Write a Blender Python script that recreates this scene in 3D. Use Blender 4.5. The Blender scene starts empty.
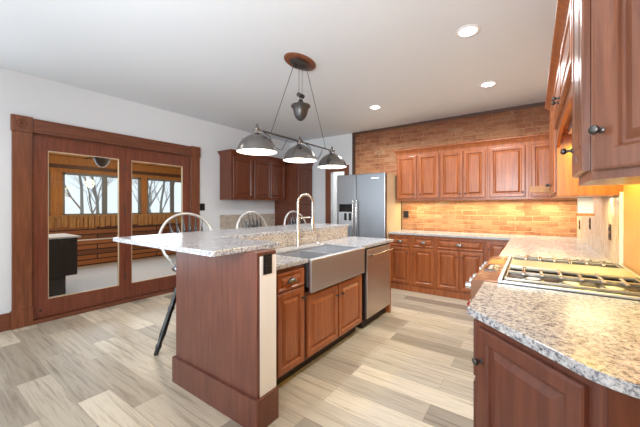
import bpy, bmesh, math, random
from mathutils import Vector, Matrix
random.seed(7)
S = bpy.context.scene
COL = S.collection
PI = math.pi

# ------------------------------------------------------------------ camera
cam_d = bpy.data.cameras.new('camera'); cam = bpy.data.objects.new('camera', cam_d); COL.objects.link(cam)
cam.location = (0, 0, 1.32); cam.rotation_euler = (PI/2, 0, math.radians(35.4))
cam_d.sensor_width = 36; cam_d.lens = 300/640*36; cam_d.shift_y = -(213.5-207)/640
cam_d.clip_start = .02; cam_d.clip_end = 300
S.camera = cam
# ------------------------------------------------------------------ world, exposure
W = bpy.data.worlds.new('sky'); S.world = W; W.use_nodes = True
bg = W.node_tree.nodes['Background']; bg.inputs[0].default_value = (.78, .87, .94, 1); bg.inputs[1].default_value = 1.05
S.view_settings.view_transform = 'Standard'; S.view_settings.look = 'None'
S.view_settings.gamma = 1; S.view_settings.exposure = 0.35; S.view_settings.use_curve_mapping = False

XL0 = -4.55
def light(name, kind, loc, energy, color=(1,1,1), size=.1, rot=(0,0,0), size_y=None, spot=None):
    d = bpy.data.lights.new(name, kind); d.energy = energy; d.color = color
    if kind == 'AREA':
        d.size = size
        if size_y: d.shape = 'RECTANGLE'; d.size_y = size_y
    else: d.shadow_soft_size = size
    if spot: d.spot_size = spot; d.spot_blend = .8
    o = bpy.data.objects.new(name, d); COL.objects.link(o); o.location = loc; o.rotation_euler = rot
    return o
light('flash', 'SPOT', (-.5, -.9, 1.75), 310, (.88, .94, 1.0), .5, (math.radians(104), 0, math.radians(18)), None, math.radians(100))  # added spot behind the camera, brightens the far end of the room
# added fills from out of view, and daylight from the sunroom
light('window_daylight', 'AREA', (-2.2, -1.45, 1.5), 31, (.84, .92, 1.0), 4.4, (PI/2, 0, 0), 2.3)  # added cool fill from the unseen side behind the camera
light('side_window_daylight', 'AREA', (XL0, -.55, 1.4), 20, (.82, .91, 1.0), 1.6, (PI/2, 0, -PI/2), 2.0)  # added out-of-view fill for the island and refrigerator
light('bounce_flash', 'AREA', (-1.6, -.9, 1.2), 15, (.90, .95, 1.0), 2.6, (PI, 0, 0), 1.0)  # added upward fill to brighten the ceiling
light('sunroom_daylight', 'AREA', (-8.15, 2.9, 1.65), 34, (.80, .90, 1.0), 3.6, (0, -PI/2, 0), .9) .rotation_euler = (PI/2, 0, -PI/2)
for y in (0.6, 3.2): light('sunroom_lamp', 'POINT', (-6.3, y, 2.0), 30, (1, .78, .5), .12)  # added warm points to brighten the sunroom, without fixtures
# ------------------------------------------------------------------ materials
def c(r, g, b):
    f = lambda v: (v/255/12.92) if v/255 <= .04045 else ((v/255+.055)/1.055)**2.4
    return (f(r), f(g), f(b), 1)
def mat(name, col, rough=.5, metal=0, **kw):
    m = bpy.data.materials.new(name); m.use_nodes = True
    b = m.node_tree.nodes['Principled BSDF']
    b.inputs['Base Color'].default_value = col; b.inputs['Roughness'].default_value = rough; b.inputs['Metallic'].default_value = metal
    for k, v in kw.items(): b.inputs[k].default_value = v
    return m
def nd(m, t, **kw):
    n = m.node_tree.nodes.new(t)
    for k, v in kw.items():
        if k in n.inputs: n.inputs[k].default_value = v
        else: setattr(n, k, v)
    return n
def lk(m, a, b): m.node_tree.links.new(a, b)
def ramp(m, src, stops, mode='LINEAR'):
    r = nd(m, 'ShaderNodeValToRGB'); r.color_ramp.interpolation = mode
    e = r.color_ramp.elements
    while len(e) < len(stops): e.new(.5)
    for i, (p, col) in enumerate(stops): e[i].position = p; e[i].color = col
    lk(m, src, r.inputs[0]); return r.outputs[0]
def coords(m, scale=(1,1,1), rot=(0,0,0), world=False):
    if world: o = nd(m, 'ShaderNodeNewGeometry').outputs['Position']
    else: o = nd(m, 'ShaderNodeTexCoord').outputs['Object']
    mp = nd(m, 'ShaderNodeMapping'); mp.inputs['Scale'].default_value = scale; mp.inputs['Rotation'].default_value = rot
    lk(m, o, mp.inputs[0]); return mp.outputs[0]
def bump(m, h, strength=.3, dist=.01):
    b = nd(m, 'ShaderNodeBump'); b.inputs['Strength'].default_value = strength; b.inputs['Distance'].default_value = dist
    lk(m, h, b.inputs['Height']); lk(m, b.outputs[0], m.node_tree.nodes['Principled BSDF'].inputs['Normal'])
def wood(name, a, b2, rough=.32, axis='z', sc=1.0):
    m = mat(name, a, rough); P = m.node_tree.nodes['Principled BSDF']
    s = {'z': (22, 22, 1.6), 'x': (1.6, 22, 22), 'y': (22, 1.6, 22)}[axis]
    v = coords(m, tuple(q*sc for q in s))
    n = nd(m, 'ShaderNodeTexNoise', Scale=1.6, Detail=6, Roughness=.62, Distortion=.5); lk(m, v, n.inputs['Vector'])
    mid = tuple((a[i]+b2[i])/2 for i in range(3))+(1,)
    lk(m, ramp(m, n.outputs['Fac'], [(.3, b2), (.5, mid), (.7, a)]), P.inputs['Base Color'])
    P.inputs['Coat Weight'].default_value = .15; P.inputs['Coat Roughness'].default_value = .18
    bump(m, n.outputs['Fac'], .06, .002)
    return m
M = {}
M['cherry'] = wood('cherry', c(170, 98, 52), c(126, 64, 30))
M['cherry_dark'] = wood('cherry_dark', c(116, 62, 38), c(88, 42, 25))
M['mahogany'] = wood('mahogany', c(118, 68, 50), c(90, 48, 38), .38)
M['doorwood'] = wood('doorwood', c(134, 72, 50), c(98, 48, 34), .36)
M['rose'] = wood('rose', c(134, 84, 60), c(98, 58, 41), .3)
M['oak'] = wood('oak', c(138, 80, 50), c(94, 50, 32), .4)
M['oak_y'] = wood('oak_y', c(130, 74, 48), c(92, 48, 31), .4, 'y')
M['pine'] = wood('pine', c(190, 132, 66), c(150, 96, 44), .5)
M['trimwood'] = wood('trimwood', c(92, 58, 38), c(62, 38, 26), .5, 'x')
M['toe'] = mat('toe_kick', c(38, 26, 24), .6)
M['wall'] = mat('wall_paint', c(222, 225, 228), .85)
M['ceil'] = mat('ceiling_paint', c(224, 228, 232), .9)
for k in ('wall', 'ceil'):
    n = nd(M[k], 'ShaderNodeTexNoise', Scale=60, Detail=3); lk(M[k], coords(M[k], world=True), n.inputs['Vector']); bump(M[k], n.outputs['Fac'], .08, .004)
M['tan'] = mat('tan_paint', c(208, 154, 96), .6)  # tan wall paint, deepened with the orange glow of the hood light
M['cream'] = mat('cream_paint', c(236, 232, 228), .5)
M['beige'] = mat('beige_panel', c(206, 184, 150), .45)
M['white'] = mat('white_gloss', c(240, 240, 240), .3)
M['black'] = mat('black_plastic', c(22, 22, 24), .35)
M['lacquer'] = mat('black_lacquer', c(24, 26, 30), .16); M['lacquer'].node_tree.nodes['Principled BSDF'].inputs['Coat Weight'].default_value = .6
M['bronze'] = mat('dark_bronze', c(92, 88, 86), .35, .9)
M['nickel'] = mat('brushed_nickel', c(200, 198, 194), .22, 1)
M['shade'] = mat('pewter_shade', c(128, 124, 120), .24, 1)
M['chrome'] = mat('chrome', c(225, 225, 225), .1, 1)
M['iron'] = mat('grate_metal', c(172, 166, 154), .3, .9)
M['recess'] = mat('cooktop_black', c(62, 54, 48), .3, .5)
M['red'] = mat('red_badge', c(150, 20, 24), .3)
def steel(name, col, rough, axis):
    m = mat(name, col, rough, 1); s = {'z': (160, 160, 2), 'h': (2, 160, 160), 'y': (160, 2, 160)}[axis]
    n = nd(m, 'ShaderNodeTexNoise', Scale=1, Detail=3); lk(m, coords(m, s), n.inputs['Vector'])
    r = nd(m, 'ShaderNodeMapRange'); r.inputs['To Min'].default_value = rough*.8; r.inputs['To Max'].default_value = rough*1.3
    lk(m, n.outputs['Fac'], r.inputs[0]); lk(m, r.outputs[0], m.node_tree.nodes['Principled BSDF'].inputs['Roughness'])
    return m
M['steel'] = steel('stainless', c(208, 210, 214), .38, 'h')
M['steel_v'] = steel('stainless_fridge', c(156, 159, 164), .32, 'z')
M['steel_w'] = steel('stainless_dish', c(206, 192, 182), .4, 'h')
def granite(name, light_, mid, dark, sc=1.0):
    m = mat(name, light_, .2); P = m.node_tree.nodes['Principled BSDF']
    v = coords(m, (sc, sc, sc), world=True)
    n1 = nd(m, 'ShaderNodeTexNoise', Scale=95, Detail=4, Roughness=.75); lk(m, v, n1.inputs['Vector'])
    n2 = nd(m, 'ShaderNodeTexNoise', Scale=9, Detail=3); lk(m, v, n2.inputs['Vector'])
    vo = nd(m, 'ShaderNodeTexVoronoi', Scale=130); lk(m, v, vo.inputs['Vector'])
    col = ramp(m, n1.outputs['Fac'], [(.36, dark), (.46, mid), (.56, light_), (.75, tuple(min(1, q*1.12) for q in light_[:3])+(1,))])
    c2 = ramp(m, vo.outputs['Color'], [(.0, (.62, .62, .64, 1)), (.35, (1, 1, 1, 1)), (.8, (1, .97, .93, 1))])
    mx = nd(m, 'ShaderNodeMix', data_type='RGBA', blend_type='MULTIPLY'); mx.inputs[0].default_value = .7
    lk(m, col, mx.inputs[6]); lk(m, c2, mx.inputs[7])
    c3 = ramp(m, n2.outputs['Fac'], [(.35, (.9, .88, .86, 1)), (.65, (1, 1, 1, 1))])
    mx2 = nd(m, 'ShaderNodeMix', data_type='RGBA', blend_type='MULTIPLY'); mx2.inputs[0].default_value = 1
    lk(m, mx.outputs[2], mx2.inputs[6]); lk(m, c3, mx2.inputs[7]); lk(m, mx2.outputs[2], P.inputs['Base Color'])
    return m
M['granite'] = granite('granite', c(206, 206, 207), c(160, 161, 166), c(84, 86, 98), .8)
M['granite_edge'] = granite('granite_edge', c(150, 150, 156), c(104, 106, 118), c(44, 48, 62), .8)  # shaded copy of the granite for counter edges, not applied
M['granite_warm'] = granite('granite_warm', c(214, 204, 190), c(172, 160, 146), c(106, 98, 90), .8)
# floor planks
def planks():
    m = mat('floor_planks', c(190, 180, 168), .4); P = m.node_tree.nodes['Principled BSDF']
    v = coords(m, world=True); v.node.inputs['Location'].default_value = (.2, .08, 0)
    b = nd(m, 'ShaderNodeTexBrick'); b.offset = .37; b.inputs['Color1'].default_value = (0, 0, 0, 1); b.inputs['Color2'].default_value = (1, 1, 1, 1)
    b.inputs['Mortar'].default_value = (.5, .5, .5, 1); b.inputs['Scale'].default_value = 1; b.inputs['Mortar Size'].default_value = .0012
    b.inputs['Mortar Smooth'].default_value = .2; b.inputs['Bias'].default_value = 0
    b.inputs['Brick Width'].default_value = .97; b.inputs['Row Height'].default_value = .195
    lk(m, v, b.inputs['Vector'])
    base = ramp(m, b.outputs['Color'], [(0, c(142, 130, 114)), (.25, c(208, 195, 174)), (.45, c(156, 144, 128)), (.7, c(226, 213, 190)), (1, c(180, 165, 144))])
    v2 = coords(m, (1.3, 26, 1), world=True)
    n = nd(m, 'ShaderNodeTexNoise', Scale=1.3, Detail=6, Roughness=.65, Distortion=.6)
    # shift the grain plank by plank
    ad = nd(m, 'ShaderNodeVectorMath', operation='ADD'); sc = nd(m, 'ShaderNodeVectorMath', operation='SCALE'); sc.inputs['Scale'].default_value = 37
    lk(m, b.outputs['Color'], sc.inputs[0]); lk(m, v2, ad.inputs[0]); lk(m, sc.outputs[0], ad.inputs[1]); lk(m, ad.outputs[0], n.inputs['Vector'])
    g = ramp(m, n.outputs['Fac'], [(.3, (.42, .38, .35, 1)), (.43, (.78, .75, .72, 1)), (.55, (1, 1, 1, 1)), (.72, (.68, .65, .62, 1))])
    mx = nd(m, 'ShaderNodeMix', data_type='RGBA', blend_type='MULTIPLY'); mx.inputs[0].default_value = .85
    lk(m, base, mx.inputs[6]); lk(m, g, mx.inputs[7])
    mo = ramp(m, b.outputs['Fac'], [(0, (1, 1, 1, 1)), (1, (.75, .72, .68, 1))])
    mx2 = nd(m, 'ShaderNodeMix', data_type='RGBA', blend_type='MULTIPLY'); mx2.inputs[0].default_value = 1
    lk(m, mx.outputs[2], mx2.inputs[6]); lk(m, mo, mx2.inputs[7]); lk(m, mx2.outputs[2], P.inputs['Base Color'])
    bump(m, n.outputs['Fac'], .08, .002)
    return m
M['floor'] = planks()
def brick():
    m = mat('old_brick', c(176, 108, 72), .85); P = m.node_tree.nodes['Principled BSDF']
    g = nd(m, 'ShaderNodeNewGeometry'); sp = nd(m, 'ShaderNodeSeparateXYZ'); cb = nd(m, 'ShaderNodeCombineXYZ')
    lk(m, g.outputs['Position'], sp.inputs[0]); lk(m, sp.outputs[0], cb.inputs[0]); lk(m, sp.outputs[2], cb.inputs[1])
    nz = nd(m, 'ShaderNodeTexNoise', Scale=5, Detail=3); lk(m, cb.outputs[0], nz.inputs['Vector'])
    sc = nd(m, 'ShaderNodeVectorMath', operation='SCALE'); sc.inputs['Scale'].default_value = .02; lk(m, nz.outputs['Color'], sc.inputs[0])
    ad = nd(m, 'ShaderNodeVectorMath', operation='ADD'); lk(m, cb.outputs[0], ad.inputs[0]); lk(m, sc.outputs[0], ad.inputs[1])
    b = nd(m, 'ShaderNodeTexBrick'); b.inputs['Color1'].default_value = (0, 0, 0, 1); b.inputs['Color2'].default_value = (1, 1, 1, 1); b.inputs['Mortar'].default_value = (.5,.5,.5,1)
    b.inputs['Scale'].default_value = 1; b.inputs['Mortar Size'].default_value = .007; b.inputs['Mortar Smooth'].default_value = .8
    b.inputs['Brick Width'].default_value = .205; b.inputs['Row Height'].default_value = .075; b.inputs['Bias'].default_value = 0
    lk(m, ad.outputs[0], b.inputs['Vector'])
    base = ramp(m, b.outputs['Color'], [(0, c(178, 116, 84)), (.3, c(194, 136, 98)), (.55, c(206, 152, 112)), (.8, c(186, 124, 88)), (1, c(204, 164, 126))])
    n = nd(m, 'ShaderNodeTexNoise', Scale=2.2, Detail=7, Roughness=.7); lk(m, cb.outputs[0], n.inputs['Vector'])
    dirt = ramp(m, n.outputs['Fac'], [(.36, (.62, .56, .54, 1)), (.5, (1, 1, 1, 1))])
    n3 = nd(m, 'ShaderNodeTexNoise', Scale=9, Detail=6, Roughness=.7); lk(m, cb.outputs[0], n3.inputs['Vector'])
    # darker, patchy courses close to the ceiling
    add = nd(m, 'ShaderNodeMath', operation='MULTIPLY_ADD'); add.inputs[1].default_value = .55; lk(m, n.outputs['Fac'], add.inputs[0]); lk(m, sp.outputs[2], add.inputs[2])
    course_tone = ramp(m, add.outputs[0], [(0, (1,1,1,1)), (1, (1,1,1,1))])
    mr = nd(m, 'ShaderNodeMapRange'); mr.inputs['From Min'].default_value = 2.62; mr.inputs['From Max'].default_value = 3.0; lk(m, add.outputs[0], mr.inputs[0])
    mx = nd(m, 'ShaderNodeMix', data_type='RGBA', blend_type='MULTIPLY'); mx.inputs[0].default_value = 1; lk(m, base, mx.inputs[6]); lk(m, dirt, mx.inputs[7])
    mm = nd(m, 'ShaderNodeMix', data_type='RGBA'); lk(m, b.outputs['Fac'], mm.inputs[0]); lk(m, mx.outputs[2], mm.inputs[6]); mm.inputs[7].default_value = c(204, 160, 118)
    s2 = nd(m, 'ShaderNodeMix', data_type='RGBA', blend_type='MULTIPLY'); lk(m, mr.outputs[0], s2.inputs[0]); lk(m, mm.outputs[2], s2.inputs[6]); s2.inputs[7].default_value = (.42, .34, .32, 1)
    wh = nd(m, 'ShaderNodeMix', data_type='RGBA'); lk(m, ramp(m, n3.outputs['Fac'], [(.6, (0,0,0,1)), (.72, (.45,.45,.45,1))]), wh.inputs[0]); lk(m, s2.outputs[2], wh.inputs[6]); wh.inputs[7].default_value = c(214, 186, 150)
    ms = nd(m, 'ShaderNodeMapping'); ms.inputs['Scale'].default_value = (4, 34, 1); lk(m, ad.outputs[0], ms.inputs[0])
    n4 = nd(m, 'ShaderNodeTexNoise', Scale=1, Detail=6, Roughness=.75); lk(m, ms.outputs[0], n4.inputs['Vector'])
    st = nd(m, 'ShaderNodeMix', data_type='RGBA', blend_type='MULTIPLY'); st.inputs[0].default_value = 1; lk(m, wh.outputs[2], st.inputs[6]); lk(m, ramp(m, n4.outputs['Fac'], [(.32, (.58, .5, .46, 1)), (.52, (1, 1, 1, 1)), (.72, (1.0, .97, .9, 1))]), st.inputs[7])
    lk(m, st.outputs[2], P.inputs['Base Color'])
    inv = nd(m, 'ShaderNodeMath', operation='SUBTRACT'); inv.inputs[0].default_value = 1; lk(m, b.outputs['Fac'], inv.inputs[1]); bump(m, inv.outputs[0], .5, .008)
    return m
M['brick'] = brick()
def stone():
    m = mat('stone_splash', c(216, 200, 178), .35); P = m.node_tree.nodes['Principled BSDF']
    v = coords(m, (1, 9, 2.6), world=True)
    n = nd(m, 'ShaderNodeTexNoise', Scale=2.4, Detail=7, Roughness=.7, Distortion=1.0); lk(m, v, n.inputs['Vector'])
    lk(m, ramp(m, n.outputs['Fac'], [(.32, c(150, 112, 72)), (.45, c(196, 170, 138)), (.56, c(218, 206, 192)), (.70, c(176, 142, 100))]), P.inputs['Base Color'])
    return m
M['stone'] = stone()
def boards():
    m = mat('sunroom_boards', c(150, 92, 50), .55); P = m.node_tree.nodes['Principled BSDF']
    g = nd(m, 'ShaderNodeNewGeometry'); sp = nd(m, 'ShaderNodeSeparateXYZ'); cb = nd(m, 'ShaderNodeCombineXYZ')
    lk(m, g.outputs['Position'], sp.inputs[0]); lk(m, sp.outputs[1], cb.inputs[0]); lk(m, sp.outputs[2], cb.inputs[1])
    b = nd(m, 'ShaderNodeTexBrick'); b.inputs['Color1'].default_value = c(176, 112, 62); b.inputs['Color2'].default_value = c(70, 40, 30); b.inputs['Mortar'].default_value = c(38, 24, 20)
    b.inputs['Scale'].default_value = 1; b.inputs['Mortar Size'].default_value = .012; b.inputs['Brick Width'].default_value = 2.7; b.inputs['Row Height'].default_value = .115; b.inputs['Bias'].default_value = 0
    lk(m, cb.outputs[0], b.inputs['Vector']); lk(m, b.outputs['Color'], P.inputs['Base Color'])
    return m
M['boards'] = boards()
M['slats'] = wood('valance_slats', c(206, 160, 96), c(140, 92, 44), .6, 'z', .8)
M['concrete'] = mat('sunroom_carpet', c(196, 206, 214), .7)
M['carpet_dark'] = mat('dark_cabinet', c(46, 42, 38), .4)
M['bark'] = mat('bark', c(140, 136, 132), .9)
M['lawn'] = mat('winter_lawn', c(170, 168, 150), .95)
def glass():
    m = bpy.data.materials.new('pane_glass'); m.use_nodes = True; t = m.node_tree; t.nodes.clear()
    o = t.nodes.new('ShaderNodeOutputMaterial'); mx = t.nodes.new('ShaderNodeMixShader'); tr = t.nodes.new('ShaderNodeBsdfTransparent'); gl = t.nodes.new('ShaderNodeBsdfGlossy')
    tr.inputs[0].default_value = (.97, .98, .98, 1); gl.inputs['Roughness'].default_value = .02
    fr = t.nodes.new('ShaderNodeFresnel'); fr.inputs[0].default_value = 1.3
    t.links.new(fr.outputs[0], mx.inputs[0]); t.links.new(tr.outputs[0], mx.inputs[1]); t.links.new(gl.outputs[0], mx.inputs[2]); t.links.new(mx.outputs[0], o.inputs[0])
    return m
M['glass'] = glass()
def emit(name, col, s):
    m = mat(name, col, .5); P = m.node_tree.nodes['Principled BSDF']; P.inputs['Emission Color'].default_value = col; P.inputs['Emission Strength'].default_value = s; return m
M['lamp'] = emit('lamp_glow', (1, .97, .92, 1), 9)
M['lamp_soft'] = emit('shade_inside', (1, .98, .95, 1), .3)
M['warmlamp'] = emit('under_cabinet_glow', (1, .74, .22, 1), 5)
M['display'] = mat('display_black', c(30, 26, 26), .15)
M['led'] = emit('display_digits', (.9, .85, .8, 1), .15)

# ------------------------------------------------------------------ mesh helpers
class MB:
    def __init__(s): s.bm = bmesh.new()
    def box(s, x0, x1, y0, y1, z0, z1, bev=0):
        r = bmesh.ops.create_cube(s.bm, size=1); vs = r['verts']
        for v in vs:
            v.co = Vector((x0+(v.co.x+.5)*(x1-x0), y0+(v.co.y+.5)*(y1-y0), z0+(v.co.z+.5)*(z1-z0)))
        if bev:
            es = list({e for v in vs for e in v.link_edges})
            bmesh.ops.bevel(s.bm, geom=es, offset=bev, segments=2, affect='EDGES', profile=.6)
        return s
    def prism(s, pts, z0, z1, bev=0):
        vs = [s.bm.verts.new((x, y, z0)) for x, y in pts]
        f = s.bm.faces.new(vs)
        if f.normal.z > 0 or sum((pts[i-1][0]*pts[i][1]-pts[i][0]*pts[i-1][1]) for i in range(len(pts))) > 0: pass
        r = bmesh.ops.extrude_face_region(s.bm, geom=[f]); nv = [g for g in r['geom'] if isinstance(g, bmesh.types.BMVert)]
        for v in nv: v.co.z = z1
        top = [g for g in r['geom'] if isinstance(g, bmesh.types.BMFace)]
        bmesh.ops.recalc_face_normals(s.bm, faces=s.bm.faces)
        if bev:
            es = [e for e in {e for v in nv for e in v.link_edges} if abs(e.verts[0].co.z-e.verts[1].co.z) < 1e-6]
            bmesh.ops.bevel(s.bm, geom=es, offset=bev, segments=2, affect='EDGES', profile=.6)
        return s
    def tube(s, path, r, n=10, closed=False):
        path = [Vector(p) for p in path]; rings = []
        rr = r if isinstance(r, (list, tuple)) else [r]*len(path)
        up = None
        for i, p in enumerate(path):
            a = path[i-1] if i > 0 or closed else path[0]; b = path[(i+1) % len(path)] if i < len(path)-1 or closed else path[-1]
            t = (b-a).normalized()
            if up is None:
                up = t.orthogonal().normalized()
            up = (up - t*up.dot(t)).normalized(); w = t.cross(up)
            rings.append([s.bm.verts.new(p+(up*math.cos(2*PI*k/n)+w*math.sin(2*PI*k/n))*rr[i]) for k in range(n)])
        m = len(rings)
        for i in range(m if closed else m-1):
            A, B = rings[i], rings[(i+1) % m]
            for k in range(n): s.bm.faces.new((A[k], A[(k+1) % n], B[(k+1) % n], B[k]))
        if not closed: s.bm.faces.new(rings[0][::-1]); s.bm.faces.new(rings[-1])
        return s
    def lathe(s, prof, n=32, M4=None, sx=1, sy=1, cap=True):
        M4 = M4 or Matrix(); rings = []
        for r, z in prof: rings.append([s.bm.verts.new(M4 @ Vector((max(r, 1e-4)*sx*math.cos(2*PI*k/n), max(r, 1e-4)*sy*math.sin(2*PI*k/n), z))) for k in range(n)])
        for A, B in zip(rings, rings[1:]):
            for k in range(n): s.bm.faces.new((A[k], A[(k+1) % n], B[(k+1) % n], B[k]))
        if cap: s.bm.faces.new(rings[0][::-1]); s.bm.faces.new(rings[-1])
        return s
    def door(s, x0, x1, z0, z1, y=0, fw=.055, th=.02, flat=False):
        # raised panel: rings of (inset, y)
        w = min(x1-x0, z1-z0); fw = min(fw, w*.28)
        R = [(0, 0), (0, -th+.006), (.004, -th+.001), (.009, -th)]
        if not flat: R += [(fw-.014, -th), (fw-.008, -th+.006), (fw-.004, -th+.015), (fw+.004, -th+.015), (fw+.024, -th+.003), (fw+.028, -th+.001)]
        rings = []
        for i, (d, yy) in enumerate(R):
            rings.append([s.bm.verts.new(q) for q in ((x0+d, y+yy, z0+d), (x1-d, y+yy, z0+d), (x1-d, y+yy, z1-d), (x0+d, y+yy, z1-d))])
        for A, B in zip(rings, rings[1:]):
            for k in range(4): s.bm.faces.new((A[k], A[(k+1) % 4], B[(k+1) % 4], B[k]))
        s.bm.faces.new(rings[0][::-1]); s.bm.faces.new(rings[-1]); return s
    def build(s, name, m, parent=None, smooth=None):
        bmesh.ops.recalc_face_normals(s.bm, faces=s.bm.faces)
        me = bpy.data.meshes.new(name); s.bm.to_mesh(me); s.bm.free()
        me.materials.append(M[m] if isinstance(m, str) else m)
        if smooth:
            for p in me.polygons: p.use_smooth = True
            me.set_sharp_from_angle(angle=math.radians(smooth))
        o = bpy.data.objects.new(name, me); COL.objects.link(o)
        if parent: o.parent = parent
        return o
def thing(name, label, cat, loc=(0,0,0), rz=0, group=None):
    o = bpy.data.objects.new(name, None); COL.objects.link(o); o.location = loc; o.rotation_euler = (0, 0, math.radians(rz)); o.empty_display_size = .1
    o['label'] = label; o['category'] = cat
    if group: o['group'] = group
    return o
def tag(o, label, cat, group=None):
    o['label'] = label; o['category'] = cat
    if group: o['group'] = group
    return o
def struct(o): o['kind'] = 'structure'; return o
def axis_m(loc, d):
    q = Vector((0, 0, 1)).rotation_difference(Vector(d)); return Matrix.Translation(loc) @ q.to_matrix().to_4x4()
def copy_tree(o, parent=None):
    n = o.copy(); COL.objects.link(n)
    if parent: n.parent = parent
    for ch in list(o.children): copy_tree(ch, n)
    return n

# hardware: door knob (axis -y), cup pull
def knob(parent, x, z, y=-.02, r=.0125):
    k = MB().lathe([(.009, 0), (.009, .003), (.005, .006), (.005, .016), (r*.8, .02), (r, .025), (r*.93, .031), (r*.5, .035), (0, .036)], 16, axis_m((x, y, z), (0, -1, 0)))
    return k.build('knob', 'bronze', parent, 40)
def cup(parent, x, z, y=-.02):
    b = MB(); n, mth = 14, 6; a, h, d = .047, .026, .024
    rows = []
    for j in range(mth+1):
        t = j/mth*PI/2
        rows.append([b.bm.verts.new((x-a*math.cos(PI*k/n), y-d*math.sin(t)*math.sin(PI*k/n)**.6 if 0 < k < n else y, z-.012+h*math.cos(t)*math.sin(PI*k/n)*1.25)) for k in range(n+1)])
    for A, B in zip(rows, rows[1:]):
        for k in range(n):
            try: b.bm.faces.new((A[k], A[k+1], B[k+1], B[k]))
            except ValueError: pass
    b.box(x-a-.006, x+a+.006, y-.003, y, z-.016, z-.008)
    return b.build('cup_pull', 'nickelc', parent, 60)
M['nickelc'] = mat('pewter_pull', c(120, 116, 112), .28, .95)
def cab_door(parent, x0, x1, z0, z1, m, kx=None, kz=None, label=None, fw=.055):
    d = MB().door(x0, x1, z0, z1, 0, fw).build('door', m, parent)
    if kx is not None: knob(d, kx, kz)
    return d
def cab_drawer(parent, x0, x1, z0, z1, m, pull='cup'):
    d = MB().door(x0, x1, z0, z1, 0, .03).build('drawer', m, parent)
    if pull == 'cup': cup(d, (x0+x1)/2, (z0+z1)/2)
    elif pull: knob(d, (x0+x1)/2, (z0+z1)/2)
    return d

# ================================================================== SETTING
XL, YB, ZC, XR = -4.59, 5.28, 2.80, .49
struct(MB().box(XL-.14, XR+.1, -1.5, YB+.1, -.1, 0).build('floor', 'floor'))
struct(MB().box(XL-.14, XR+.1, -1.5, YB+.1, ZC, ZC+.1).build('ceiling', 'ceil'))
b = MB(); DY0, DY1, DZ = .87, 2.79, 2.15
b.box(XL-.12, XL, -1.5, DY0, 0, ZC).box(XL-.12, XL, DY1, YB, 0, ZC).box(XL-.12, XL, DY0, DY1, DZ, ZC)
struct(b.build('wall_left', 'wall'))
b = MB(); b.box(XL-.12, -3.47, YB, YB+.1, 0, ZC).box(-3.13, -2.95, YB, YB+.1, 0, ZC).box(-3.47, -3.13, YB, YB+.1, 2.06, ZC)
struct(b.build('wall_back', 'wall'))
struct(MB().box(-2.95, XR+.1, YB, YB+.1, 0, ZC).build('wall_brick', 'brick'))
struct(MB().box(XR, XR+.1, -1.5, YB, 0, ZC).build('wall_right', 'tan'))
# hallway behind the narrow doorway
b = MB(); b.box(-4.3, -2.6, 6.9, 7.0, 0, 2.7).box(-4.4, -4.3, YB+.1, 7.0, 0, 2.7).box(-2.6, -2.5, YB+.1, 7.0, 0, 2.7)
struct(b.build('wall_hallway', 'wall'))
struct(MB().box(-4.4, -2.5, YB+.1, 7.0, -.1, 0).build('floor_hallway', 'floor'))
struct(MB().box(-4.4, -2.5, YB+.1, 7.0, 2.7, 2.8).build('ceiling_hallway', 'ceil'))
light('hallway_lamp', 'POINT', (-3.4, 6.2, 2.4), 22, (1, .96, .9), .1)
b = MB(); b.box(-3.595, -3.47, YB-.025, YB, 0, 2.17, .004).box(-3.13, -3.03, YB-.025, YB, 0, 2.17, .004).box(-3.47, -3.13, YB-.025, YB, 2.05, 2.17, .004)
struct(b.build('trim_1', 'oak'))
struct(MB().box(-2.95, -2.885, YB-.02, YB, 0, ZC, .003).build('trim_2', 'trimwood'))
struct(MB().box(-2.885, XR, YB-.02, YB, ZC-.045, ZC, .003).build('trim_3', 'trimwood'))
# patio-door casing
b = MB(); b.box(XL, XL+.03, .71, .868, .2, 2.15, .004).build
b.box(XL, XL+.036, .70, .876, 0, .2, .005)
struct(b.build('trim_4', 'oak'))
b = MB(); b.box(XL, XL+.03, 2.79, 2.935, .2, 2.15, .004).box(XL, XL+.036, 2.784, 2.942, 0, .2, .005)
struct(b.build('trim_5', 'oak'))
struct(MB().box(XL, XL+.034, .876, 2.784, 2.15, 2.31, .005).box(XL, XL+.045, .876, 2.784, 2.15, 2.165, .003).build('trim_6', 'oak_y'))
for k, (y0, y1) in enumerate(((.70, .876), (2.784, 2.942))):
    b = MB().box(XL, XL+.042, y0, y1, 2.145, 2.32, .005)
    mm = axis_m((XL+.042, (y0+y1)/2, 2.232), (1, 0, 0))
    b.lathe([(.058, 0), (.056, .008), (.048, .008), (.042, .001), (.036, .001), (.03, .009), (.02, .009), (.014, .002), (.008, .008), (0, .01)], 24, mm)
    struct(b.build('trim_%d' % (7+k), 'oak'))
b = MB().box(XL, XL+.016, -1.5, .70, 0, .185, .003); struct(b.build('baseboard_left', 'oak_y'))
b = MB().box(XL, XL+.016, 2.942, 3.35, 0, .185, .003); struct(b.build('baseboard_left_far', 'oak_y'))
b = MB().box(XL-.12, XL+.03, .876, 2.784, 0, .045, .004).box(XL-.12, XL+.0, DY0, .886, .045, DZ).box(XL-.12, XL, 2.77, DY1, .045, DZ).box(XL-.12, XL, .886, 2.77, 2.135, DZ)
struct(b.build('trim_9', 'oak_y'))
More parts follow.
